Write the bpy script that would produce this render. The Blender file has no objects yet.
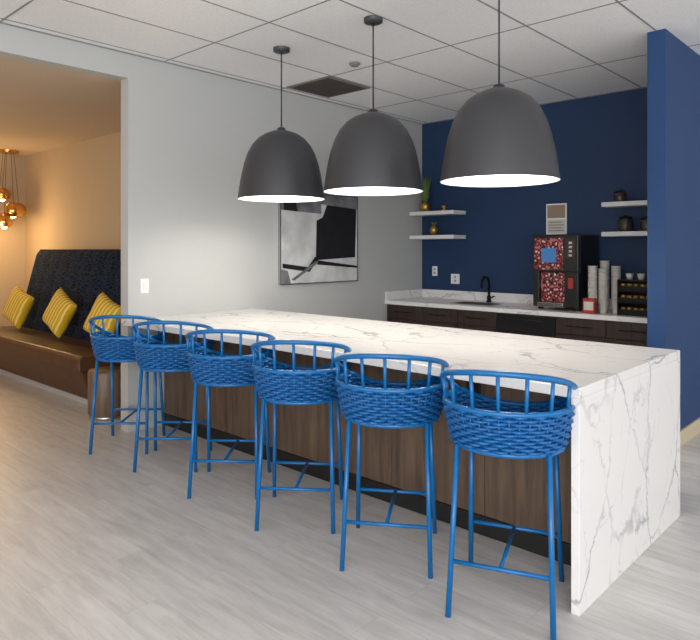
import bpy, bmesh, math, random
from mathutils import Vector, Matrix
random.seed(4)
sc = bpy.context.scene
try:
    sc.view_settings.view_transform = 'Standard'
    sc.view_settings.exposure = 0.3
except Exception:
    pass

def lin(c):
    c = c/255.0
    return c/12.92 if c <= 0.04045 else ((c+0.055)/1.055)**2.4
def rgb(r, g, b): return (lin(r), lin(g), lin(b), 1.0)

# ------------------------------------------------------------ materials
def newmat(name):
    m = bpy.data.materials.new(name); m.use_nodes = True
    nt = m.node_tree
    return m, nt, nt.nodes['Principled BSDF']
def mat(name, col, rough=0.5, metal=0.0, spec=None, noise=0.0, nscale=30, bump=0.0, emit=None, estr=0, trans=0):
    m, nt, b = newmat(name)
    b.inputs['Base Color'].default_value = col
    b.inputs['Roughness'].default_value = rough
    b.inputs['Metallic'].default_value = metal
    if spec is not None: b.inputs['Specular IOR Level'].default_value = spec
    if trans: b.inputs['Transmission Weight'].default_value = trans
    if emit:
        b.inputs['Emission Color'].default_value = emit
        b.inputs['Emission Strength'].default_value = estr
    if noise > 0 or bump > 0:
        tc = nt.nodes.new('ShaderNodeTexCoord'); n = nt.nodes.new('ShaderNodeTexNoise')
        n.inputs['Scale'].default_value = nscale; n.inputs['Detail'].default_value = 4
        nt.links.new(tc.outputs['Object'], n.inputs['Vector'])
        if noise > 0:
            r = nt.nodes.new('ShaderNodeValToRGB')
            r.color_ramp.elements[0].position = .3; r.color_ramp.elements[1].position = .7
            r.color_ramp.elements[0].color = [max(0, c*(1-noise)) for c in col[:3]]+[1]
            r.color_ramp.elements[1].color = [min(1, c*(1+noise)) for c in col[:3]]+[1]
            nt.links.new(n.outputs['Fac'], r.inputs['Fac'])
            nt.links.new(r.outputs['Color'], b.inputs['Base Color'])
        if bump > 0:
            bp = nt.nodes.new('ShaderNodeBump'); bp.inputs['Strength'].default_value = bump
            bp.inputs['Distance'].default_value = .003
            nt.links.new(n.outputs['Fac'], bp.inputs['Height'])
            nt.links.new(bp.outputs['Normal'], b.inputs['Normal'])
    return m

def marble():
    m, nt, b = newmat('marble_quartz'); N = nt.nodes; L = nt.links
    tc = N.new('ShaderNodeTexCoord')
    n = N.new('ShaderNodeTexNoise'); n.inputs['Scale'].default_value = 1.5; n.inputs['Detail'].default_value = 7
    n.inputs['Roughness'].default_value = .6
    L.new(tc.outputs['Object'], n.inputs['Vector'])
    sub = N.new('ShaderNodeVectorMath'); sub.operation = 'SUBTRACT'; sub.inputs[1].default_value = (.5, .5, .5)
    L.new(n.outputs['Color'], sub.inputs[0])
    scl = N.new('ShaderNodeVectorMath'); scl.operation = 'SCALE'; scl.inputs['Scale'].default_value = .5
    L.new(sub.outputs[0], scl.inputs[0])
    add = N.new('ShaderNodeVectorMath'); add.operation = 'ADD'
    L.new(tc.outputs['Object'], add.inputs[0]); L.new(scl.outputs[0], add.inputs[1])
    def vein(scale, w, off, mx, lo, hi):
        mp = N.new('ShaderNodeMapping'); mp.inputs['Location'].default_value = off
        mp.inputs['Rotation'].default_value = (.5, .3, .6); mp.inputs['Scale'].default_value = (1, 1.5, .9)
        L.new(add.outputs[0], mp.inputs['Vector'])
        v = N.new('ShaderNodeTexVoronoi'); v.feature = 'DISTANCE_TO_EDGE'; v.inputs['Scale'].default_value = scale
        L.new(mp.outputs[0], v.inputs['Vector'])
        r = N.new('ShaderNodeMapRange'); r.interpolation_type = 'SMOOTHSTEP'
        r.inputs['From Min'].default_value = 0; r.inputs['From Max'].default_value = w
        r.inputs['To Min'].default_value = mx; r.inputs['To Max'].default_value = 0
        L.new(v.outputs['Distance'], r.inputs['Value'])
        n2 = N.new('ShaderNodeTexNoise'); n2.inputs['Scale'].default_value = 1.8*scale; n2.inputs['Detail'].default_value = 2
        L.new(mp.outputs[0], n2.inputs['Vector'])
        r2 = N.new('ShaderNodeMapRange'); r2.inputs['From Min'].default_value = lo; r2.inputs['From Max'].default_value = hi
        L.new(n2.outputs['Fac'], r2.inputs['Value'])
        mu = N.new('ShaderNodeMath'); mu.operation = 'MULTIPLY'
        L.new(r.outputs[0], mu.inputs[0]); L.new(r2.outputs[0], mu.inputs[1])
        return mu
    a = vein(1.5, .022, (3.1, 1.2, .4), .62, .35, .58); c = vein(3.0, .022, (0, 5, 2), .3, .44, .64)
    mxn = N.new('ShaderNodeMath'); mxn.operation = 'MAXIMUM'
    L.new(a.outputs[0], mxn.inputs[0]); L.new(c.outputs[0], mxn.inputs[1])
    mix = N.new('ShaderNodeMix'); mix.data_type = 'RGBA'
    mix.inputs['A'].default_value = rgb(228, 226, 224); mix.inputs['B'].default_value = rgb(116, 122, 132)
    L.new(mxn.outputs[0], mix.inputs['Factor'])
    L.new(mix.outputs['Result'], b.inputs['Base Color'])
    b.inputs['Roughness'].default_value = .22
    return m

def wood(name, c1, c2, board=.2, rough=.45, vertical=True):
    m, nt, b = newmat(name); N = nt.nodes; L = nt.links
    tc = N.new('ShaderNodeTexCoord')
    mp = N.new('ShaderNodeMapping'); mp.inputs['Scale'].default_value = (14, 14, .9) if vertical else (.9, 14, 14)
    L.new(tc.outputs['Object'], mp.inputs['Vector'])
    n = N.new('ShaderNodeTexNoise'); n.inputs['Scale'].default_value = 1.5; n.inputs['Detail'].default_value = 8
    n.inputs['Roughness'].default_value = .65; n.inputs['Distortion'].default_value = .4
    L.new(mp.outputs[0], n.inputs['Vector'])
    r = N.new('ShaderNodeValToRGB'); r.color_ramp.elements[0].position = .33; r.color_ramp.elements[1].position = .7
    r.color_ramp.elements[0].color = c1; r.color_ramp.elements[1].color = c2
    L.new(n.outputs['Fac'], r.inputs['Fac']); L.new(r.outputs[0], b.inputs['Base Color'])
    b.inputs['Roughness'].default_value = rough
    return m

def floor_mat():
    m, nt, b = newmat('whitewashed_plank_floor'); N = nt.nodes; L = nt.links
    tc = N.new('ShaderNodeTexCoord')
    br = N.new('ShaderNodeTexBrick'); br.offset = .37
    br.inputs['Scale'].default_value = 1; br.inputs['Brick Width'].default_value = 1.22
    br.inputs['Row Height'].default_value = .18; br.inputs['Mortar Size'].default_value = .0012
    br.inputs['Mortar Smooth'].default_value = .6
    br.inputs['Color1'].default_value = rgb(218, 215, 212); br.inputs['Color2'].default_value = rgb(208, 205, 202)
    br.inputs['Mortar'].default_value = rgb(188, 184, 181)
    L.new(tc.outputs['Object'], br.inputs['Vector'])
    br2 = N.new('ShaderNodeTexBrick'); br2.offset = .37
    br2.inputs['Scale'].default_value = 1; br2.inputs['Brick Width'].default_value = 1.22
    br2.inputs['Row Height'].default_value = .18; br2.inputs['Mortar Size'].default_value = 0
    br2.inputs['Color1'].default_value = (0, 0, 0, 1); br2.inputs['Color2'].default_value = (7, 7, 7, 1)
    L.new(tc.outputs['Object'], br2.inputs['Vector'])
    ad = N.new('ShaderNodeVectorMath'); ad.operation = 'ADD'
    L.new(tc.outputs['Object'], ad.inputs[0]); L.new(br2.outputs['Color'], ad.inputs[1])
    mp = N.new('ShaderNodeMapping'); mp.inputs['Scale'].default_value = (1.5, 13, 1)
    L.new(ad.outputs[0], mp.inputs['Vector'])
    n = N.new('ShaderNodeTexNoise'); n.inputs['Scale'].default_value = 1.6; n.inputs['Detail'].default_value = 12
    n.inputs['Roughness'].default_value = .72; n.inputs['Distortion'].default_value = .4
    L.new(mp.outputs[0], n.inputs['Vector'])
    r = N.new('ShaderNodeValToRGB'); r.color_ramp.elements[0].position = .3; r.color_ramp.elements[1].position = .62
    r.color_ramp.elements[0].color = (.68, .667, .655, 1); r.color_ramp.elements[1].color = (1.0, 1.0, 1.0, 1)
    L.new(n.outputs['Fac'], r.inputs['Fac'])
    mu = N.new('ShaderNodeMix'); mu.data_type = 'RGBA'; mu.blend_type = 'MULTIPLY'; mu.inputs['Factor'].default_value = .85
    L.new(br.outputs['Color'], mu.inputs['A']); L.new(r.outputs[0], mu.inputs['B'])
    L.new(mu.outputs['Result'], b.inputs['Base Color'])
    b.inputs['Roughness'].default_value = .38
    return m

def stripes(name, c1, c2, scale=9):
    m, nt, b = newmat(name); N = nt.nodes; L = nt.links
    tc = N.new('ShaderNodeTexCoord')
    w = N.new('ShaderNodeTexWave'); w.wave_type = 'BANDS'; w.bands_direction = 'X'
    w.inputs['Scale'].default_value = scale; w.inputs['Distortion'].default_value = 1.6; w.inputs['Detail Scale'].default_value = 1.5
    L.new(tc.outputs['Object'], w.inputs['Vector'])
    r = N.new('ShaderNodeValToRGB'); r.color_ramp.elements[0].position = .6; r.color_ramp.elements[1].position = .85
    r.color_ramp.elements[0].color = c1; r.color_ramp.elements[1].color = c2
    L.new(w.outputs['Fac'], r.inputs['Fac']); L.new(r.outputs[0], b.inputs['Base Color'])
    b.inputs['Roughness'].default_value = .85
    return m

def booth_fabric():
    m, nt, b = newmat('navy_pattern_fabric'); N = nt.nodes; L = nt.links
    tc = N.new('ShaderNodeTexCoord')
    mp = N.new('ShaderNodeMapping'); mp.inputs['Scale'].default_value = (9, 9, 34); mp.inputs['Rotation'].default_value = (0, .3, 0)
    L.new(tc.outputs['Object'], mp.inputs['Vector'])
    v = N.new('ShaderNodeTexVoronoi'); v.feature = 'DISTANCE_TO_EDGE'; v.inputs['Scale'].default_value = 1
    L.new(mp.outputs[0], v.inputs['Vector'])
    r = N.new('ShaderNodeValToRGB'); r.color_ramp.elements[0].position = .04; r.color_ramp.elements[1].position = .14
    r.color_ramp.elements[0].color = rgb(24, 48, 78); r.color_ramp.elements[1].color = rgb(7, 15, 30)
    L.new(v.outputs['Distance'], r.inputs['Fac']); L.new(r.outputs[0], b.inputs['Base Color'])
    b.inputs['Roughness'].default_value = .9
    b.inputs['Specular IOR Level'].default_value = .15
    return m

def graphic():
    m, nt, b = newmat('printed_front_graphic'); N = nt.nodes; L = nt.links
    tc = N.new('ShaderNodeTexCoord')
    v = N.new('ShaderNodeTexVoronoi'); v.inputs['Scale'].default_value = 26
    L.new(tc.outputs['Object'], v.inputs['Vector'])
    r = N.new('ShaderNodeValToRGB'); r.color_ramp.interpolation = 'CONSTANT'
    e = r.color_ramp.elements
    e[0].position = 0; e[0].color = rgb(222, 205, 200); e[1].position = .26; e[1].color = rgb(165, 42, 48)
    x = e.new(.45); x.color = rgb(35, 20, 24); x = e.new(.66); x.color = rgb(190, 110, 105)
    L.new(v.outputs['Distance'], r.inputs['Fac']); L.new(r.outputs[0], b.inputs['Base Color'])
    b.inputs['Roughness'].default_value = .3
    return m

def ceil_mat():
    m, nt, b = newmat('acoustic_ceiling_tile'); N = nt.nodes; L = nt.links
    tc = N.new('ShaderNodeTexCoord')
    n = N.new('ShaderNodeTexNoise'); n.inputs['Scale'].default_value = 90; n.inputs['Detail'].default_value = 3
    L.new(tc.outputs['Object'], n.inputs['Vector'])
    r = N.new('ShaderNodeValToRGB'); r.color_ramp.elements[0].position = .3; r.color_ramp.elements[1].position = .6
    r.color_ramp.elements[0].color = rgb(232, 232, 232); r.color_ramp.elements[1].color = rgb(244, 244, 244)
    L.new(n.outputs['Fac'], r.inputs['Fac']); L.new(r.outputs[0], b.inputs['Base Color'])
    b.inputs['Roughness'].default_value = .9
    return m

M = dict(
 grey=mat('grey_wall_paint', rgb(184, 185, 183), .75, bump=.05, nscale=200),
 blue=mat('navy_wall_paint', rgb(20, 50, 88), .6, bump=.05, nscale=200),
 tan=mat('tan_wall_paint', rgb(184, 164, 136), .8),
 nookc=mat('nook_ceiling_paint', rgb(200, 182, 160), .85),
 ceil=ceil_mat(), grid=mat('ceiling_grid_metal', rgb(140, 140, 142), .5),
 floor=floor_mat(), marble=marble(),
 panel=wood('walnut_panel', rgb(70, 56, 45), rgb(116, 94, 76)),
 dark=wood('dark_espresso_cabinet', rgb(38, 28, 25), rgb(66, 50, 44)),
 black=mat('black_plastic', rgb(22, 22, 24), .35),
 blackm=mat('black_matte_metal', rgb(18, 18, 20), .4, .6),
 toe=mat('black_toe_kick', rgb(24, 23, 23), .5),
 white=mat('white_laminate', rgb(225, 225, 223), .4),
 plate=mat('white_switch_plate', rgb(235, 235, 235), .3),
 bluep=mat('blue_powder_coat', rgb(2, 98, 160), .3, noise=.08, nscale=20),
 bluew=mat('blue_woven_rope', rgb(2, 86, 148), .42, noise=.25, nscale=60),
 wing=mat('navy_paint_lit_copy', rgb(20, 60, 108), .55, bump=.05, nscale=200),  # same navy paint, lightened to stand for stronger light on the wing
 shade=mat('charcoal_shade', rgb(70, 70, 73), .4, .35),
 inner=mat('white_shade_inside', rgb(240, 238, 234), .6),
 bulb=mat('bulb_glass', rgb(255, 250, 240), .4, emit=(1, .95, .87, 1), estr=6),
 leather=mat('brown_leather', rgb(76, 48, 30), .4, noise=.18, nscale=9, bump=.3),
 fabric=booth_fabric(),
 yellow=stripes('yellow_striped_cloth', rgb(208, 166, 20), rgb(236, 218, 130), 6.5),
 copper=mat('copper_mirror_glass', rgb(215, 160, 90), .15, .9),
 warmbulb=mat('warm_bulb', rgb(255, 200, 120), .4, emit=(1, .68, .32, 1), estr=14),
 vent=mat('grille_bronze', rgb(130, 120, 115), .6), ventd=mat('grille_dark', rgb(78, 70, 67), .8),
 beige=mat('beige_baseboard', rgb(205, 190, 160), .6),
 gbase=mat('grey_baseboard', rgb(170, 170, 170), .6),
 canvas=mat('canvas_white', rgb(198, 199, 198), .8, noise=.18, nscale=5),
 ink=mat('canvas_black', rgb(20, 20, 23), .6, noise=.4, nscale=10),
 greyp=mat('canvas_grey', rgb(112, 113, 116), .8, noise=.4, nscale=7),
 chrome=mat('brushed_steel', rgb(190, 190, 190), .25, 1),
 graphic=graphic(), screen=mat('lit_screen', rgb(50, 100, 150), .2, emit=(.08, .22, .5, 1), estr=.25),
 cup=mat('paper_cup', rgb(205, 200, 192), .6), red=mat('red_box', rgb(170, 40, 35), .5),
 gold=mat('gold_glaze', rgb(190, 150, 70), .3, .8), leaf=mat('leaf_green', rgb(90, 110, 55), .6, noise=.3, nscale=25),
 jar=mat('smoky_jar', rgb(62, 52, 48), .25), pod=mat('coffee_pod_foil', rgb(150, 120, 60), .35, .4),
 paper=mat('sign_print', rgb(200, 196, 185), .5), brownp=mat('sign_print_brown', rgb(150, 130, 108), .5),
 drum=wood('drum_wood', rgb(84, 66, 52), rgb(126, 104, 84)),
)

# ------------------------------------------------------------ geometry helpers
def finish(bm, name, m, parent=None, smooth=False, bevel=0, seg=2):
    bmesh.ops.recalc_face_normals(bm, faces=bm.faces)
    me = bpy.data.meshes.new(name); bm.to_mesh(me); bm.free()
    mats = m if isinstance(m, (list, tuple)) else [m]
    for x in mats: me.materials.append(x)
    if smooth:
        for p in me.polygons: p.use_smooth = True
    ob = bpy.data.objects.new(name, me); sc.collection.objects.link(ob)
    if bevel:
        md = ob.modifiers.new('bev', 'BEVEL'); md.width = bevel; md.segments = seg; md.limit_method = 'ANGLE'
    if parent: 
        ob.parent = parent
        ob.matrix_parent_inverse = parent.matrix_basis.inverted()
    return ob
def group(name, loc=(0, 0, 0), rz=0):
    e = bpy.data.objects.new(name, None); sc.collection.objects.link(e)
    e.location = loc; e.rotation_euler = (0, 0, rz); e.empty_display_size = .1
    return e
def bbox(bm, x0, x1, y0, y1, z0, z1, mi=0):
    v = [bm.verts.new(p) for p in ((x0, y0, z0), (x1, y0, z0), (x1, y1, z0), (x0, y1, z0), (x0, y0, z1), (x1, y0, z1), (x1, y1, z1), (x0, y1, z1))]
    for f in ((0, 3, 2, 1), (4, 5, 6, 7), (0, 1, 5, 4), (1, 2, 6, 5), (2, 3, 7, 6), (3, 0, 4, 7)):
        fc = bm.faces.new([v[i] for i in f]); fc.material_index = mi
def box(name, x0, x1, y0, y1, z0, z1, m, parent=None, bevel=0, seg=2):
    bm = bmesh.new(); bbox(bm, x0, x1, y0, y1, z0, z1)
    return finish(bm, name, m, parent, bevel=bevel, seg=seg)
def tube(bm, pts, r, sides=8, closed=False, ref=None):
    pts = [Vector(p) for p in pts]; n = len(pts)
    if ref is None:
        d = (pts[-1]-pts[0]) if not closed else Vector((1, 0, 0))
        d = d.normalized() if d.length > 1e-6 else Vector((1, 0, 0))
        ref = Vector((1, 0, 0)) if abs(d.z) > .75 else Vector((0, 0, 1))
    ref = Vector(ref); rings = []
    for i, p in enumerate(pts):
        if closed: t = pts[(i+1) % n]-pts[i-1]
        else: t = pts[min(i+1, n-1)]-pts[max(i-1, 0)]
        t.normalize()
        a = ref.cross(t)
        if a.length < 1e-4: a = Vector((0, 1, 0)).cross(t)
        a.normalize(); b = t.cross(a)
        rr = r[i] if isinstance(r, (list, tuple)) else r
        rings.append([bm.verts.new(p+rr*(math.cos(2*math.pi*k/sides)*a+math.sin(2*math.pi*k/sides)*b)) for k in range(sides)])
    m = n if closed else n-1
    for i in range(m):
        A = rings[i]; B = rings[(i+1) % n]
        for k in range(sides):
            bm.faces.new((A[k], A[(k+1) % sides], B[(k+1) % sides], B[k]))
    if not closed:
        bm.faces.new(rings[0][::-1]); bm.faces.new(rings[-1])
def lathe(bm, prof, c=(0, 0, 0), seg=32, mi=0, cap=False):
    rings = []
    for (r, z) in prof:
        if r < 1e-5: rings.append([bm.verts.new((c[0], c[1], c[2]+z))])
        else: rings.append([bm.verts.new((c[0]+r*math.cos(2*math.pi*k/seg), c[1]+r*math.sin(2*math.pi*k/seg), c[2]+z)) for k in range(seg)])
    for A, B in zip(rings[:-1], rings[1:]):
        for k in range(seg):
            a = [A[k % len(A)], A[(k+1) % len(A)], B[(k+1) % len(B)], B[k % len(B)]]
            u = []
            for x in a:
                if x not in u: u.append(x)
            if len(u) > 2:
                f = bm.faces.new(u); f.material_index = mi
def lathe_ob(name, prof, c, m, parent=None, seg=32):
    bm = bmesh.new(); lathe(bm, prof, c, seg); return finish(bm, name, m, parent, smooth=True)

# ------------------------------------------------------------ constants
H = 1.477; CZ = 3.07; WX = -4.85; BY = 6.56; CT = .92; WE = 2.58; NZ = 2.87; NB = 3.69; NL = -10.0
WG0, WG1, WGY = -1.60, -1.475, 4.92
# ------------------------------------------------------------ room shell
box('floor', -10.2, 4.5, -4.5, 9, -.1, 0, M['floor'])
box('ceiling', WX-.12, 4.5, -4.5, 9, CZ, CZ+.1, M['ceil'])
box('wall_left', WX-.12, WX, WE, BY+.12, 0, CZ, M['grey'])
box('wall_left_header', WX-.12, WX, -4.5, WE, NZ, CZ, M['grey'])
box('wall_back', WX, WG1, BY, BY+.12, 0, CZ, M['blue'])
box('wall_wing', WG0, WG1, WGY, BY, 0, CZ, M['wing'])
box('wall_far_right', WG1, 4.5, 8.9, 9, 0, CZ, M['grey'])
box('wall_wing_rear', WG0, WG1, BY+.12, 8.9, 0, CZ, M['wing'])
box('baseboard_wing', WG1, WG1+.015, WGY, 8.9, 0, .11, M['beige'])
# nook room
box('wall_nook_back', NL, WX-.12, NB, NB+.1, 0, NZ, M['tan'])
box('wall_nook_left', NL-.1, NL, -3, NB+.1, 0, NZ, M['tan'])
box('wall_nook_front', NL-.1, WX-.12, -3.1, -3, 0, NZ, M['tan'])
box('ceiling_nook', NL-.1, WX-.12, -3.1, NB+.1, NZ, NZ+.08, M['nookc'])
box('baseboard_nook', NL, WX-.12, NB-.015, NB, 0, .1, M['gbase'])

# ceiling grid
bm = bmesh.new()
x = -4.11
gx = []
while x < 4.4:
    if x > WX+.02: gx.append(x)
    x += .643
gx.insert(0, -4.11-.643)
gy = []
y = 2.90-1.286*5
while y < 8.8:
    gy.append(y); y += 1.286
for x in gx: bbox(bm, x-.006, x+.006, -4.5, 8.8, CZ-.003, CZ)
for y in gy: bbox(bm, WX, 4.5, y-.006, y+.006, CZ-.003, CZ)
bbox(bm, WX, WX+.02, -4.5, BY, CZ-.006, CZ); bbox(bm, WX, WG0, BY-.02, BY, CZ-.006, CZ)
finish(bm, 'trim_ceiling_grid', M['grid'])
# return grille
g = group('ceiling_vent_grille', (-4.41, 4.44, CZ))
box('frame', -4.70, -4.12, 4.15, 4.73, CZ-.012, CZ-.004, M['vent'], g)
bm = bmesh.new()
for i in range(17):
    xx = -4.67+i*.031
    bbox(bm, xx, xx+.014, 4.18, 4.70, CZ-.017, CZ-.012)
finish(bm, 'louvres', M['ventd'], g)
g = group('smoke_detector', (-3.69, 4.03, CZ))
lathe_ob('body', [(0, -.03), (.03, -.028), (.045, -.015), (.05, -.004)], (-3.69, 4.03, CZ), M['vent'], g, 20)

# ------------------------------------------------------------ island
g = group('kitchen_island', (-2.8, 3.2, 0))
IX1 = -1.08; IY0 = 2.52; IY1 = 3.86
box('countertop_slab', WX+.002, IX1, IY0, IY1, CT-.045, CT, M['marble'], g, .003)
box('waterfall_end', IX1-.035, IX1, IY0, IY1, .0, CT-.045, M['marble'], g, .002)
box('base_cabinet', WX+.002, IX1-.037, 2.925, 3.80, .0, CT-.046, M['dark'], g)
bm = bmesh.new()
x = WX+.004
while x < IX1-.05:
    x2 = min(x+.62, IX1-.037)
    bbox(bm, x, x2-.003, 2.905, 2.925, .10, CT-.047); x = x2
finish(bm, 'wood_panels', M['panel'], g, bevel=.0015)
box('toe_kick', WX+.004, IX1-.037, 2.898, 2.925, 0, .098, M['toe'], g)
bm = bmesh.new()
bbox(bm, -1.85, -1.77, 2.893, 2.905, .71, .83); bbox(bm, -1.833, -1.787, 2.889, 2.893, .73, .765); bbox(bm, -1.833, -1.787, 2.889, 2.893, .775, .81)
finish(bm, 'power_outlet', M['black'], g, bevel=.002)

# ------------------------------------------------------------ bar stools
RX, RYr = .262, .25
def ell(phi, s=1.0):  # phi=0 is back (-y)
    return (s*RX*math.sin(phi), -s*RYr*math.cos(phi))
ZB, ZT = .675, .835
def build_stool_meshes():
    parts = {}
    bm = bmesh.new()
    rows = 11; nst = 40; n = nst*4
    for j in range(rows):
        t = j/(rows-1); z = ZB+.006+(ZT-ZB-.012)*t; s = .88+.12*t**.8
        pts = []
        for i in range(n):
            phi = 2*math.pi*i/n
            w = .0085*math.cos(nst/2*phi*1.0+(math.pi if j % 2 else 0))
            f = max(0, -math.cos(phi)-.55)/.45
            zz = ZB+.006+(z-ZB-.006)*(1-.45*f)
            xx, yy = ell(phi, s); k = 1+w/.25
            pts.append((xx*k, yy*k, zz))
        tube(bm, pts, .0076, 6, True, (0, 0, 1))
    parts['woven_basket'] = (bm, M['bluew'])
    bm = bmesh.new()
    for i in range(nst):
        phi = 2*math.pi*i/nst
        f = max(0, -math.cos(phi)-.55)/.45
        zt = ZB+(ZT-ZB)*(1-.45*f)
        a = ell(phi, .88); c = ell(phi, 1.0)
        tube(bm, [(a[0], a[1], ZB), (c[0], c[1], zt)], .005, 5)
    parts['basket_stakes'] = (bm, M['bluew'])
    bm = bmesh.new()
    N = 72
    tube(bm, [(*ell(2*math.pi*i/N, .87), ZB-.004) for i in range(N)], .011, 8, True, (0, 0, 1))
    def topz(phi):
        f = max(0, -math.cos(phi)-.55)/.45
        return ZB+(ZT-ZB)*(1-.45*f)
    tube(bm, [(*ell(2*math.pi*i/N, 1.01), topz(2*math.pi*i/N)+.004) for i in range(N)], .0115, 8, True, (0, 0, 1))
    amx = math.radians(118)
    def rim(phi):
        u = abs(phi)/amx
        zz = ZT+.006+.158*(math.cos(u*math.pi/2))**.8 if u < 1 else ZT+.006
        s = 1.01+.06*math.cos(min(u, 1)*math.pi/2)
        p = ell(phi, s); return (p[0], p[1], zz)
    pr = [rim(-amx+2*amx*i/60) for i in range(61)]
    tube(bm, pr, .0125, 8, False, (0, 0, 1))
    parts['frame_rings'] = (bm, M['bluep'])
    bm = bmesh.new()
    for i in range(9):
        phi = math.radians(-92+23*i)
        b = ell(phi, 1.005); 
        tube(bm, [(b[0], b[1], ZT), rim(phi)], .008, 8)
    parts['back_spindles'] = (bm, M['bluep'])
    bm = bmesh.new()
    for k in range(-9, 10):
        yy = k*.023; hw = math.sqrt(max(0, 1-(yy/(RYr*.86))**2))*RX*.86
        pts = [(-hw+2*hw*i/24, yy, ZB+.002+.004*math.sin(i*math.pi/1.0+k*math.pi+.5*math.pi)) for i in range(25)]
        tube(bm, pts, .0122, 6, False, (0, 0, 1))
    parts['woven_seat'] = (bm, M['bluew'])
    bm = bmesh.new()
    tops = {}; bots = {}
    for sx in (-1, 1):
        for sy in (-1, 1):
            a = Vector((sx*.182, sy*.150, ZB+.0)); b = Vector((sx*.203, sy*.232, 0.0))
            tube(bm, [a, b], .0115, 10); 
            tops[(sx, sy)] = a; bots[(sx, sy)] = b
    def at(sx, sy, z):
        a = tops[(sx, sy)]; b = bots[(sx, sy)]
        return b+(a-b)*(z/a.z)
    z = .215
    tube(bm, [at(-1, -1, z), at(1, -1, z)], .009, 8)
    tube(bm, [at(-1, 1, z), at(1, 1, z)], .009, 8)
    tube(bm, [(at(-1, -1, z)+at(1, -1, z))/2, (at(-1, 1, z)+at(1, 1, z))/2], .009, 8)
    parts['legs_and_footrest'] = (bm, M['bluep'])
    out = []
    for k, (bm, m) in parts.items():
        bmesh.ops.recalc_face_normals(bm, faces=bm.faces)
        me = bpy.data.meshes.new(k); bm.to_mesh(me); bm.free(); me.materials.append(m)
        for p in me.polygons: p.use_smooth = True
        out.append((k, me))
    return out
SM = build_stool_meshes()
for (x, y, th) in ((-1.362, 2.45, 21), (-1.995, 2.445, 33), (-2.64, 2.445, 38), (-3.295, 2.45, 41), (-3.96, 2.455, 43), (-4.545, 2.425, 44)):
    e = group('bar_stool', (x, y, 0), math.radians(th))
    for k, me in SM:
        o = bpy.data.objects.new(k, me); sc.collection.objects.link(o); o.parent = e

# ------------------------------------------------------------ pendants
PZ = 1.878; SP = 1.05
for px in (-3.842, -2.885, -1.913):
    py = 3.34
    g = group('pendant_lamp', (px, py, PZ))
    prof = [(.326, 0), (.322, .03), (.312, .10), (.298, .18), (.280, .26), (.256, .335), (.222, .40), (.178, .452), (.125, .487), (.07, .508), (.035, .515), (.030, .535), (.012, .54), (0, .54)]
    lathe_ob('shade_outer', [(a*SP, b*SP) for a, b in prof], (px, py, PZ), M['shade'], g, 64)
    prof2 = [(.326, 0), (.318, .0), (.314, .03), (.304, .10), (.290, .18), (.272, .26), (.248, .335), (.214, .392), (.170, .444), (.12, .478), (0, .498)]
    lathe_ob('shade_inner', [(a*SP, b*SP) for a, b in prof2], (px, py, PZ), M['inner'], g, 64)
    lathe_ob('bulb', [(0, .19), (.03, .2), (.055, .24), (.05, .28), (.025, .33), (.022, .46)], (px, py, PZ), M['bulb'], g, 24)
    bm = bmesh.new(); tube(bm, [(px, py, PZ+.56), (px, py, CZ-.03)], .005, 8); finish(bm, 'cord', M['black'], g, True)
    lathe_ob('canopy', [(0, -.035), (.05, -.034), (.065, -.026), (.066, 0)], (px, py, CZ), M['shade'], g, 32)
    l = bpy.data.lights.new('pendant_light', 'POINT'); l.energy = 14; l.color = (1, .95, .88); l.shadow_soft_size = .06
    lo = bpy.data.objects.new('light', l); sc.collection.objects.link(lo); lo.location = (px, py, PZ+.13)
    lo.parent = g; lo.matrix_parent_inverse = g.matrix_basis.inverted()

# ------------------------------------------------------------ wall art, switch
Y0, Y1, Z0, Z1 = 4.18, 5.30, 1.14, 2.06
g = group('abstract_painting', (WX, 4.74, 1.6))
ax = WX+.002
box('canvas_body', ax, ax+.03, Y0, Y1, Z0, Z1, M['canvas'], g)
def artpoly(name, pts, m, off):
    bm = bmesh.new()
    P = [(Y0+(Y1-Y0)*u, Z0+(Z1-Z0)*v) for u, v in pts]
    f = bm.faces.new([bm.verts.new((ax+.03+off, a, b)) for a, b in P])
    r = bmesh.ops.extrude_face_region(bm, geom=[f])
    bmesh.ops.translate(bm, vec=(.0015, 0, 0), verts=[e for e in r['geom'] if isinstance(e, bmesh.types.BMVert)])
    finish(bm, name, m, g)
artpoly('grey_wash', [(0, .80), (.5, .78), (.5, 1), (0, 1)], M['greyp'], .0)
artpoly('black_block', [(.43, .25), (.97, .28), (.99, .88), (.60, .95), (.52, .74), (.44, .7)], M['ink'], .0005)
artpoly('black_shape_top', [(.03, .80), (.20, .79), (.16, .98), (.04, 1.0)], M['ink'], .002)
artpoly('grey_band', [(.5, .89), (1, .86), (1, 1), (.5, 1)], M['greyp'], .002)
artpoly('stroke_1', [(.02, .17), (.35, .12), (.47, .27), (.42, .29), (.33, .175), (.02, .22)], M['ink'], .0005)
artpoly('stroke_2', [(.12, .04), (.16, .03), (.46, .22), (.43, .24)], M['greyp'], .002)
artpoly('stroke_3', [(.45, .20), (1, .15), (1, .175), (.45, .25)], M['ink'], .0005)
artpoly('grey_corner', [(0, 0), (.12, 0), (.08, .14), (0, .16)], M['greyp'], .0005)
bm = bmesh.new()
bbox(bm, ax, ax+.036, Y0-.01, Y0, Z0-.01, Z1+.01); bbox(bm, ax, ax+.036, Y1, Y1+.01, Z0-.01, Z1+.01)
bbox(bm, ax, ax+.036, Y0, Y1, Z0-.01, Z0); bbox(bm, ax, ax+.036, Y0, Y1, Z1, Z1+.01)
finish(bm, 'thin_frame', M['chrome'], g)
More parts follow.
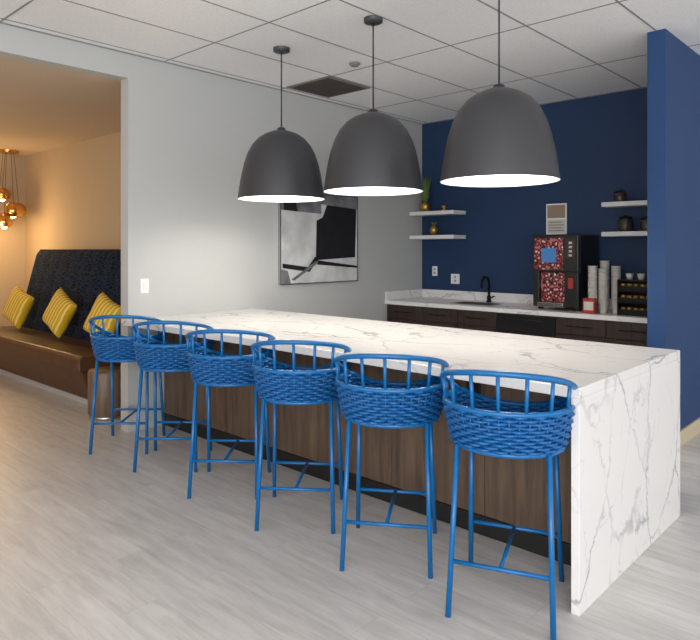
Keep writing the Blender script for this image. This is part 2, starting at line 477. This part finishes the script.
def plate_x(name, y, z, w=.075, h=.12):
    g = group(name, (WX, y, z)); box('plate', WX+.0005, WX+.008, y-w/2, y+w/2, z-h/2, z+h/2, M['plate'], g, .002)
    box('rocker', WX+.008, WX+.013, y-.016, y+.016, z-.033, z+.033, M['white'], g, .001)
plate_x('light_switch', 2.724, 1.18)
def plate_y(x, z, m, w=.075, h=.12):
    g = group('wall_outlet', (x, BY, z)); box('plate', x-w/2, x+w/2, BY-.008, BY-.0005, z-h/2, z+h/2, m, g, .002)
    box('socket_1', x-.017, x+.017, BY-.011, BY-.008, z+.008, z+.038, M['gbase'], g); box('socket_2', x-.017, x+.017, BY-.011, BY-.008, z-.038, z-.008, M['gbase'], g)
plate_y(-4.65, 1.216, M['plate']); plate_y(-4.35, 1.127, M['plate'], .12)

# ------------------------------------------------------------ back counter
KT = .885
g = group('back_counter', (-3.2, 6.2, 0))
FY = 5.82; KR = WG0-.002
box('countertop', WX+.002, KR, FY, BY-.024, KT-.045, KT, M['marble'], g, .003)
box('carcass', WX+.002, KR, FY+.05, BY-.024, .1, KT-.046, M['dark'], g)
box('toe_kick', WX+.002, KR, FY+.1, BY-.024, 0, .1, M['toe'], g)
bm = bmesh.new(); bh = bmesh.new()
xs = [WX+.01, -4.34, -3.86, -3.38, -2.74, -2.26, KR-.008]
for i, (a, b_) in enumerate(zip(xs[:-1], xs[1:])):
    if i == 3: continue
    bbox(bm, a+.004, b_-.004, FY+.03, FY+.05, .11, .67); bbox(bm, a+.004, b_-.004, FY+.03, FY+.05, .68, KT-.055)
    tube(bh, [(a+.12, FY+.012, .76), (b_-.12, FY+.012, .76)], .005, 6)
finish(bm, 'doors_and_drawers', M['dark'], g, bevel=.002); finish(bh, 'handles', M['blackm'], g)
bm = bmesh.new(); bbox(bm, -3.376, -2.744, FY+.025, FY+.05, .11, KT-.055); bbox(bm, -3.26, -2.86, FY+.005, FY+.018, .77, .785)
finish(bm, 'dishwasher_front', M['black'], g, bevel=.003)
g = group('trim_backsplash', (-3.2, BY, KT))
box('splash_back', WX+.022, KR, BY-.022, BY-.001, KT-.04, KT+.10, M['marble'], g)
box('splash_side', WX+.001, WX+.021, FY+.01, BY-.001, KT+.001, KT+.10, M['marble'], g)
KT += .001
# faucet
fx, fy = -3.80, 6.41
g = group('kitchen_faucet', (fx, fy, KT))
bm = bmesh.new()
pts = [(fx, fy, KT), (fx, fy, KT+.21)]+[(fx, fy-.078+.078*math.cos(a), KT+.21+.078*math.sin(a)) for a in [math.pi*i/12 for i in range(1, 13)]]+[(fx, fy-.156, KT+.155)]
tube(bm, pts, .014, 12, False, (1, 0, 0)); finish(bm, 'gooseneck_spout', M['blackm'], g, True)
lathe_ob('base_collar', [(.03, 0), (.03, .012), (.022, .02), (.022, .07), (.014, .075)], (fx, fy, KT), M['blackm'], g, 20)
bm = bmesh.new(); tube(bm, [(fx+.02, fy, KT+.05), (fx+.075, fy-.01, KT+.07)], .008, 8); finish(bm, 'lever', M['blackm'], g, True)
g = group('undermount_sink', (-3.8, 6.15, KT))
box('basin_rim', -4.06, -3.54, 5.97, 6.3, KT, KT+.002, M['chrome'], g); box('basin_well', -4.04, -3.56, 5.99, 6.28, KT+.002, KT+.0025, M['ventd'], g)

# shelves
def shelf(x0, x1, z):
    g = group('floating_shelf', ((x0+x1)/2, BY, z))
    box('board', x0, x1, BY-.26, BY-.002, z-.045, z, M['white'], g, .002)
ZS1, ZS2 = 1.945, 1.655
for z in (ZS1, ZS2):
    shelf(WX+.002, -4.20, z); shelf(-2.48, WG0-.002, z)
DY = BY-.14
def potplant(x, y, z):
    g = group('potted_plant', (x, y, z))
    lathe_ob('pot', [(0, 0), (.045, 0), (.06, .05), (.058, .10), (.05, .11), (.045, .10), (0, .095)], (x, y, z), M['gold'], g, 20)
    bm = bmesh.new()
    for i in range(34):
        a = i*2.4; L = .14+.22*random.random(); sp = .02+.06*random.random()
        p = [Vector((x+.01*math.cos(a), y+.01*math.sin(a), z+.095)), Vector((x+sp*.6*math.cos(a), y+sp*.6*math.sin(a), z+.1+L*.6)), Vector((x+sp*1.1*math.cos(a), y+sp*1.1*math.sin(a), z+.1+L))]
        tube(bm, p, [.008, .015, .001], 5, False, (.3, .5, .2))
    finish(bm, 'leaves', M['leaf'], g, True)
potplant(-4.70, DY, ZS1+.001)
def pineapple(x, y, z):
    g = group('pineapple_ornament', (x, y, z))
    bm = bmesh.new()
    bmesh.ops.create_icosphere(bm, subdivisions=3, radius=1)
    for v in bm.verts:
        k = 1+.06*math.sin(v.co.z*16)*math.sin(math.atan2(v.co.y, v.co.x)*8)
        v.co = Vector((x+v.co.x*.05*k, y+v.co.y*.05*k, z+.062+v.co.z*.060))
    finish(bm, 'fruit', M['gold'], g, True)
    bm = bmesh.new()
    for i in range(12):
        a = i*2.4; r = .012+.015*(i % 3)/2
        tube(bm, [(x, y, z+.11), (x+r*math.cos(a), y+r*math.sin(a), z+.145), (x+2*r*math.cos(a), y+2*r*math.sin(a), z+.165)], [.006, .008, .001], 5, False, (.3, .5, .2))
    finish(bm, 'crown', M['leaf'], g, True)
pineapple(-4.57, DY, ZS2+.002)
g = group('glass_candle_holder', (-4.42, DY, ZS1+.001))
lathe_ob('holder', [(0, 0), (.03, 0), (.032, .015), (.014, .022), (.03, .04), (.032, .065), (.028, .065), (.022, .04), (0, .036)], (-4.42, DY, ZS1+.001), M['gold'], g, 20)
def jar(name, x, z, r, h, m):
    z += .001
    g = group(name, (x, DY, z))
    lathe_ob('body', [(0, 0), (r*.9, 0), (r, .01), (r, h*.7), (r*.85, h*.78), (0, h*.78)], (x, DY, z), m, g, 24)
    lathe_ob('lid', [(r*.9, h*.78), (r*.92, h*.88), (r*.4, h*.93), (r*.18, h*.95), (r*.2, h), (0, h)], (x, DY, z), M['blackm'], g, 24)
jar('storage_jar', -2.34, ZS1, .058, .12, M['jar']); jar('storage_jar', -2.29, ZS2, .068, .16, M['jar']); jar('storage_jar', -2.09, ZS2, .063, .145, M['jar'])
# sign on wall
g = group('framed_sign', (-3.05, BY, 1.8))
sx0, sx1, sz0, sz1 = -3.175, -2.945, 1.645, 1.975
box('frame', sx0, sx1, BY-.015, BY-.001, sz0, sz1, M['plate'], g, .002)
box('print_top', sx0+.015, sx1-.015, BY-.017, BY-.015, 1.82, sz1-.015, M['brownp'], g); box('print_bottom', sx0+.015, sx1-.015, BY-.017, BY-.015, sz0+.015, 1.805, M['paper'], g)
bm = bmesh.new()
for i in range(4): bbox(bm, sx0+.03, sx1-.03-.02*(i % 2), BY-.0185, BY-.017, 1.68+i*.03, 1.69+i*.03)
finish(bm, 'text_lines', M['vent'], g)

# coffee machine
g = group('coffee_machine', (-2.8, 6.2, KT))
cx0, cx1, cy0, cy1, c0, c1 = -3.04, -2.575, 5.98, 6.48, KT, 1.625
bm = bmesh.new()
for a in (cx0+.04, cx1-.04):
    for b_ in (cy0+.09, cy1-.04): bbox(bm, a-.02, a+.02, b_-.02, b_+.02, c0, c0+.03)
finish(bm, 'feet', M['black'], g)
box('body', cx0, cx1, cy0+.05, cy1, c0+.03, c1, M['black'], g, .008)
box('top_hood', cx0, cx1, cy0, cy0+.05, c1-.36, c1, M['black'], g, .006)
box('left_column', cx0, cx0+.06, cy0, cy0+.05, c0+.03, c1-.36, M['black'], g, .004)
box('right_column', cx1-.14, cx1, cy0, cy0+.05, c0+.03, c1-.36, M['black'], g, .004)
box('drip_tray', cx0+.06, cx1-.14, cy0-.04, cy0+.05, c0+.03, c0+.075, M['chrome'], g, .004)
box('graphic_upper', cx0+.015, cx1-.15, cy0-.004, cy0, c1-.34, c1-.03, M['graphic'], g)
box('graphic_back', cx0+.065, cx1-.145, cy0+.044, cy0+.05, c0+.08, c1-.37, M['graphic'], g)
box('screen', cx0+.095, cx1-.22, cy0-.01, cy0-.004, c1-.27, c1-.13, M['screen'], g)
box('name_plate', cx1-.125, cx1-.025, cy0-.004, cy0, c1-.22, c1-.05, M['jar'], g)
bm = bmesh.new()
for i in range(4): bbox(bm, cx1-.09, cx1-.06, cy0-.008, cy0-.004, c1-.21+i*.04, c1-.19+i*.04)
finish(bm, 'buttons', M['paper'], g)
bm = bmesh.new(); bbox(bm, cx1-.10, cx1-.05, cy0-.004, cy0, c1-.52, c1-.42); finish(bm, 'coin_slot', M['red'], g)
bm = bmesh.new(); xc = (cx0+cx1)/2-.04
tube(bm, [(xc-.03, cy0+.02, c1-.36), (xc-.03, cy0+.02, c1-.43)], .013, 10); tube(bm, [(xc+.03, cy0+.02, c1-.36), (xc+.03, cy0+.02, c1-.43)], .013, 10)
finish(bm, 'nozzles', M['chrome'], g, True)

# cup stacks
def cups(x, y, n, r=.042):
    g = group('paper_cup_stack', (x, y, KT))
    bm = bmesh.new()
    for i in range(n):
        z = KT+i*.024
        lathe(bm, [(r*.68, z), (r*.98, z+.095), (r*1.06, z+.097), (r*1.06, z+.104), (r*.96, z+.104), (r*.66, z+.006), (0, z+.006)], (x, y, 0), 20)
    finish(bm, 'cups', M['cup'], g, True)
cups(-2.455, 6.03, 15); cups(-2.355, 6.03, 14); cups(-2.40, 6.18, 17); cups(-2.27, 6.12, 15)
g = group('tea_box', (-2.43, 5.9, KT)); box('carton', -2.49, -2.38, 5.885, 5.94, KT, KT+.14, M['red'], g, .002); box('label', -2.48, -2.39, 5.882, 5.885, KT+.03, KT+.11, M['paper'], g)
# pod organiser
g = group('coffee_pod_organizer', (-1.95, 6.05, KT))
ox0, ox1, oy0, oy1 = -2.19, -1.72, 5.93, 6.27
bm = bmesh.new()
for z in (KT, KT+.11, KT+.215, KT+.31): bbox(bm, ox0, ox1, oy0, oy1, z, z+.012)
for a in (ox0, ox1-.01): bbox(bm, a, a+.01, oy0, oy1, KT, KT+.32)
bbox(bm, ox0, ox1, oy1-.01, oy1, KT, KT+.32)
for k in range(3): bbox(bm, ox0+.01, ox1-.01, oy0, oy0+.006, KT+.012+.105*k, KT+.055+.105*k)
finish(bm, 'rack', M['blackm'], g)
bm = bmesh.new()
for k, z in enumerate((KT+.012, KT+.122, KT+.227)):
    for i in range(8):
        lathe(bm, [(0, 0), (.018, 0), (.024, .045), (.024, .06), (0, .06)], (ox0+.04+i*.055, oy0+.05, z), 12)
finish(bm, 'pods', M['pod'], g, True)
bm = bmesh.new()
for i in range(4): lathe(bm, [(0, 0), (.025, 0), (.034, .055), (.031, .055), (.02, .008)], (ox0+.07+i*.10, oy0+.12, KT+.322), 16)
finish(bm, 'small_cups', M['paper'], g, True)

# ------------------------------------------------------------ booth
g = group('banquette_booth', (-7.4, 3.2, 0))
bx0, bx1 = -8.92, -5.85
bm = bmesh.new()
nx, nz = 240, 66; Yb, Yt, zb, zt = 3.18, 3.45, .44, 1.485
grid = []
for i in range(nx+1):
    row = []
    for j in range(nz+1):
        u = i/nx; v = j/nz
        x = bx0+(bx1-bx0)*u; z = zb+(zt-zb)*v; y = Yb+(Yt-Yb)*v
        p = abs(math.sin(math.pi*(x/.30)))*.5+.5*abs(math.sin(math.pi*(z/.21)))
        e = min(1, min(u, 1-u)*40)*min(1, (1-v)*14)
        y -= .028*math.sqrt(max(p, 0))*e
        y += .03*(1-min(1, (1-v)*14))
        row.append(bm.verts.new((x, y, z)))
    grid.append(row)
for i in range(nx):
    for j in range(nz): bm.faces.new((grid[i][j], grid[i+1][j], grid[i+1][j+1], grid[i][j+1]))
bk = [[bm.verts.new((bx0+(bx1-bx0)*i/nx, NB-.02, z)) for z in (zb, zt)] for i in range(nx+1)]
for i in range(nx):
    bm.faces.new((grid[i][nz], grid[i+1][nz], bk[i+1][1], bk[i][1]))
for i in (0, nx):
    bm.faces.new([grid[i][j] for j in range(nz+1)]+[bk[i][1], bk[i][0]])
finish(bm, 'tufted_back', M['fabric'], g, True)
def prism(name, prof, x0, x1, m, parent, bevel=0):
    bm = bmesh.new()
    A = [bm.verts.new((x0, y, z)) for y, z in prof]; B = [bm.verts.new((x1, y, z)) for y, z in prof]
    bm.faces.new(A); bm.faces.new(B[::-1]); n = len(prof)
    for k in range(n): bm.faces.new((A[k], B[k], B[(k+1) % n], A[(k+1) % n]))
    return finish(bm, name, m, parent, bevel=bevel, seg=3)
prism('seat_cushion', [(2.63, .34), (2.625, .45), (2.66, .49), (2.9, .50), (3.22, .485), (3.22, .34)], bx0, bx1, M['leather'], g, .015)
prism('seat_front', [(2.66, .34), (3.2, .34), (3.3, .07), (2.74, .07)], bx0, bx1, M['leather'], g)
box('plinth', bx0+.02, bx1-.02, 2.77, 3.6, 0, .07, M['gbase'], g)
box('back_support', bx0, bx1, 3.3, NB-.02, 0, .44, M['leather'], g)
# pillows
def pillow(x, y, z, yaw, roll, tilt=-.26, s=.215):
    n = 20; bm = bmesh.new()
    for sgn in (1, -1):
        gr = []
        for i in range(n+1):
            r = []
            for j in range(n+1):
                u = -1+2*i/n; v = -1+2*j/n
                t = .085*((1-u**4)*(1-v**4))**.55
                r.append(bm.verts.new((u*s*(1-.09*(1-abs(v))*abs(u)), sgn*t, v*s*(1-.09*(1-abs(u))*abs(v)))))
            gr.append(r)
        for i in range(n):
            for j in range(n): bm.faces.new((gr[i][j], gr[i+1][j], gr[i+1][j+1], gr[i][j+1]))
    bmesh.ops.remove_doubles(bm, verts=bm.verts, dist=.0005)
    ob = finish(bm, 'throw_pillow', M['yellow'], None, True)
    ob.matrix_world = Matrix.Translation((x, y, z)) @ Matrix.Rotation(yaw, 4, 'Z') @ Matrix.Rotation(tilt, 4, 'X') @ Matrix.Rotation(roll, 4, 'Y')
pillow(-8.36, 3.0, .775, .2, .35); pillow(-7.16, 3.0, .785, .15, .45); pillow(-6.12, 3.0, .79, .2, .38)

# small drum side table behind the last stool
tx, ty = -5.45, 2.70
g = group('drum_side_table', (tx, ty, 0))
lathe_ob('drum', [(0, .03), (.15, .03), (.16, .05), (.16, .40), (.15, .42), (0, .42)], (tx, ty, 0), M['drum'], g, 40)
lathe_ob('metal_base', [(0, 0), (.15, 0), (.15, .03), (0, .03)], (tx, ty, 0), M['chrome'], g, 40)

# copper glass pendant cluster in nook
gx_, gy_ = -9.6, 3.32
g = group('copper_globe_chandelier', (gx_, gy_, NZ))
lathe_ob('canopy', [(0, -.04), (.12, -.04), (.13, -.03), (.13, 0)], (gx_, gy_, NZ), M['copper'], g, 32)
for k, (dx, dy, z, r) in enumerate(((-.16, -.03, 2.26, .10), (.12, .02, 2.02, .12), (-.02, -.14, 1.88, .12), (-.08, .16, 2.05, .10), (.18, -.12, 1.86, .10))):
    X, Y = gx_+dx, gy_+dy
    prof = [(0, r)]+[(r*math.sin(a), r*math.cos(a)) for a in [math.pi*i/16 for i in range(1, 13)]]
    lathe_ob('globe_%d' % (k+1), prof, (X, Y, z), M['copper'], g, 24)
    bm = bmesh.new(); bmesh.ops.create_uvsphere(bm, u_segments=12, v_segments=8, radius=.04, matrix=Matrix.Translation((X, Y, z-.06)))
    finish(bm, 'bulb_%d' % (k+1), M['warmbulb'], g, True)
    bm = bmesh.new(); tube(bm, [(X, Y, z+r), (gx_+dx*.5, gy_+dy*.5, NZ-.035)], .003, 6); finish(bm, 'cord_%d' % (k+1), M['black'], g)

# ------------------------------------------------------------ lights
def light(name, kind, loc, energy, col, size=.1, target=None, sy=None):
    l = bpy.data.lights.new(name, kind); l.energy = energy; l.color = col
    if kind == 'AREA':
        l.size = size
        if sy: l.shape = 'RECTANGLE'; l.size_y = sy
    else: l.shadow_soft_size = size
    o = bpy.data.objects.new(name, l); sc.collection.objects.link(o); o.location = loc
    if target is not None:
        o.rotation_euler = (Vector(target)-Vector(loc)).to_track_quat('-Z', 'Y').to_euler()
    return o
light('nook_pendant_light', 'POINT', (-9.3, 2.95, 1.7), 26, (1, .66, .30), .15)
light('nook_warm_fill', 'POINT', (-7.6, .6, 1.9), 26, (1, .64, .32), .3)  # added warm fill for the nook, no fixture belongs to it
light('window_daylight', 'AREA', (2.6, -3.6, 1.7), 235, (.98, .99, 1), 6, (-2.8, 3.5, 1.2), 2.6)
w = bpy.data.worlds.new('world'); sc.world = w; w.use_nodes = True
w.node_tree.nodes['Background'].inputs[0].default_value = (.985, .99, 1, 1)
w.node_tree.nodes['Background'].inputs[1].default_value = 1.4

# ------------------------------------------------------------ camera
cam = bpy.data.cameras.new('camera'); co = bpy.data.objects.new('camera', cam); sc.collection.objects.link(co)
cam.sensor_width = 36; cam.lens = 641/700*36; cam.shift_y = -.1; cam.clip_end = 100
co.location = (0, 0, H); co.rotation_euler = (math.pi/2, 0, math.asin(.6806))
sc.camera = co
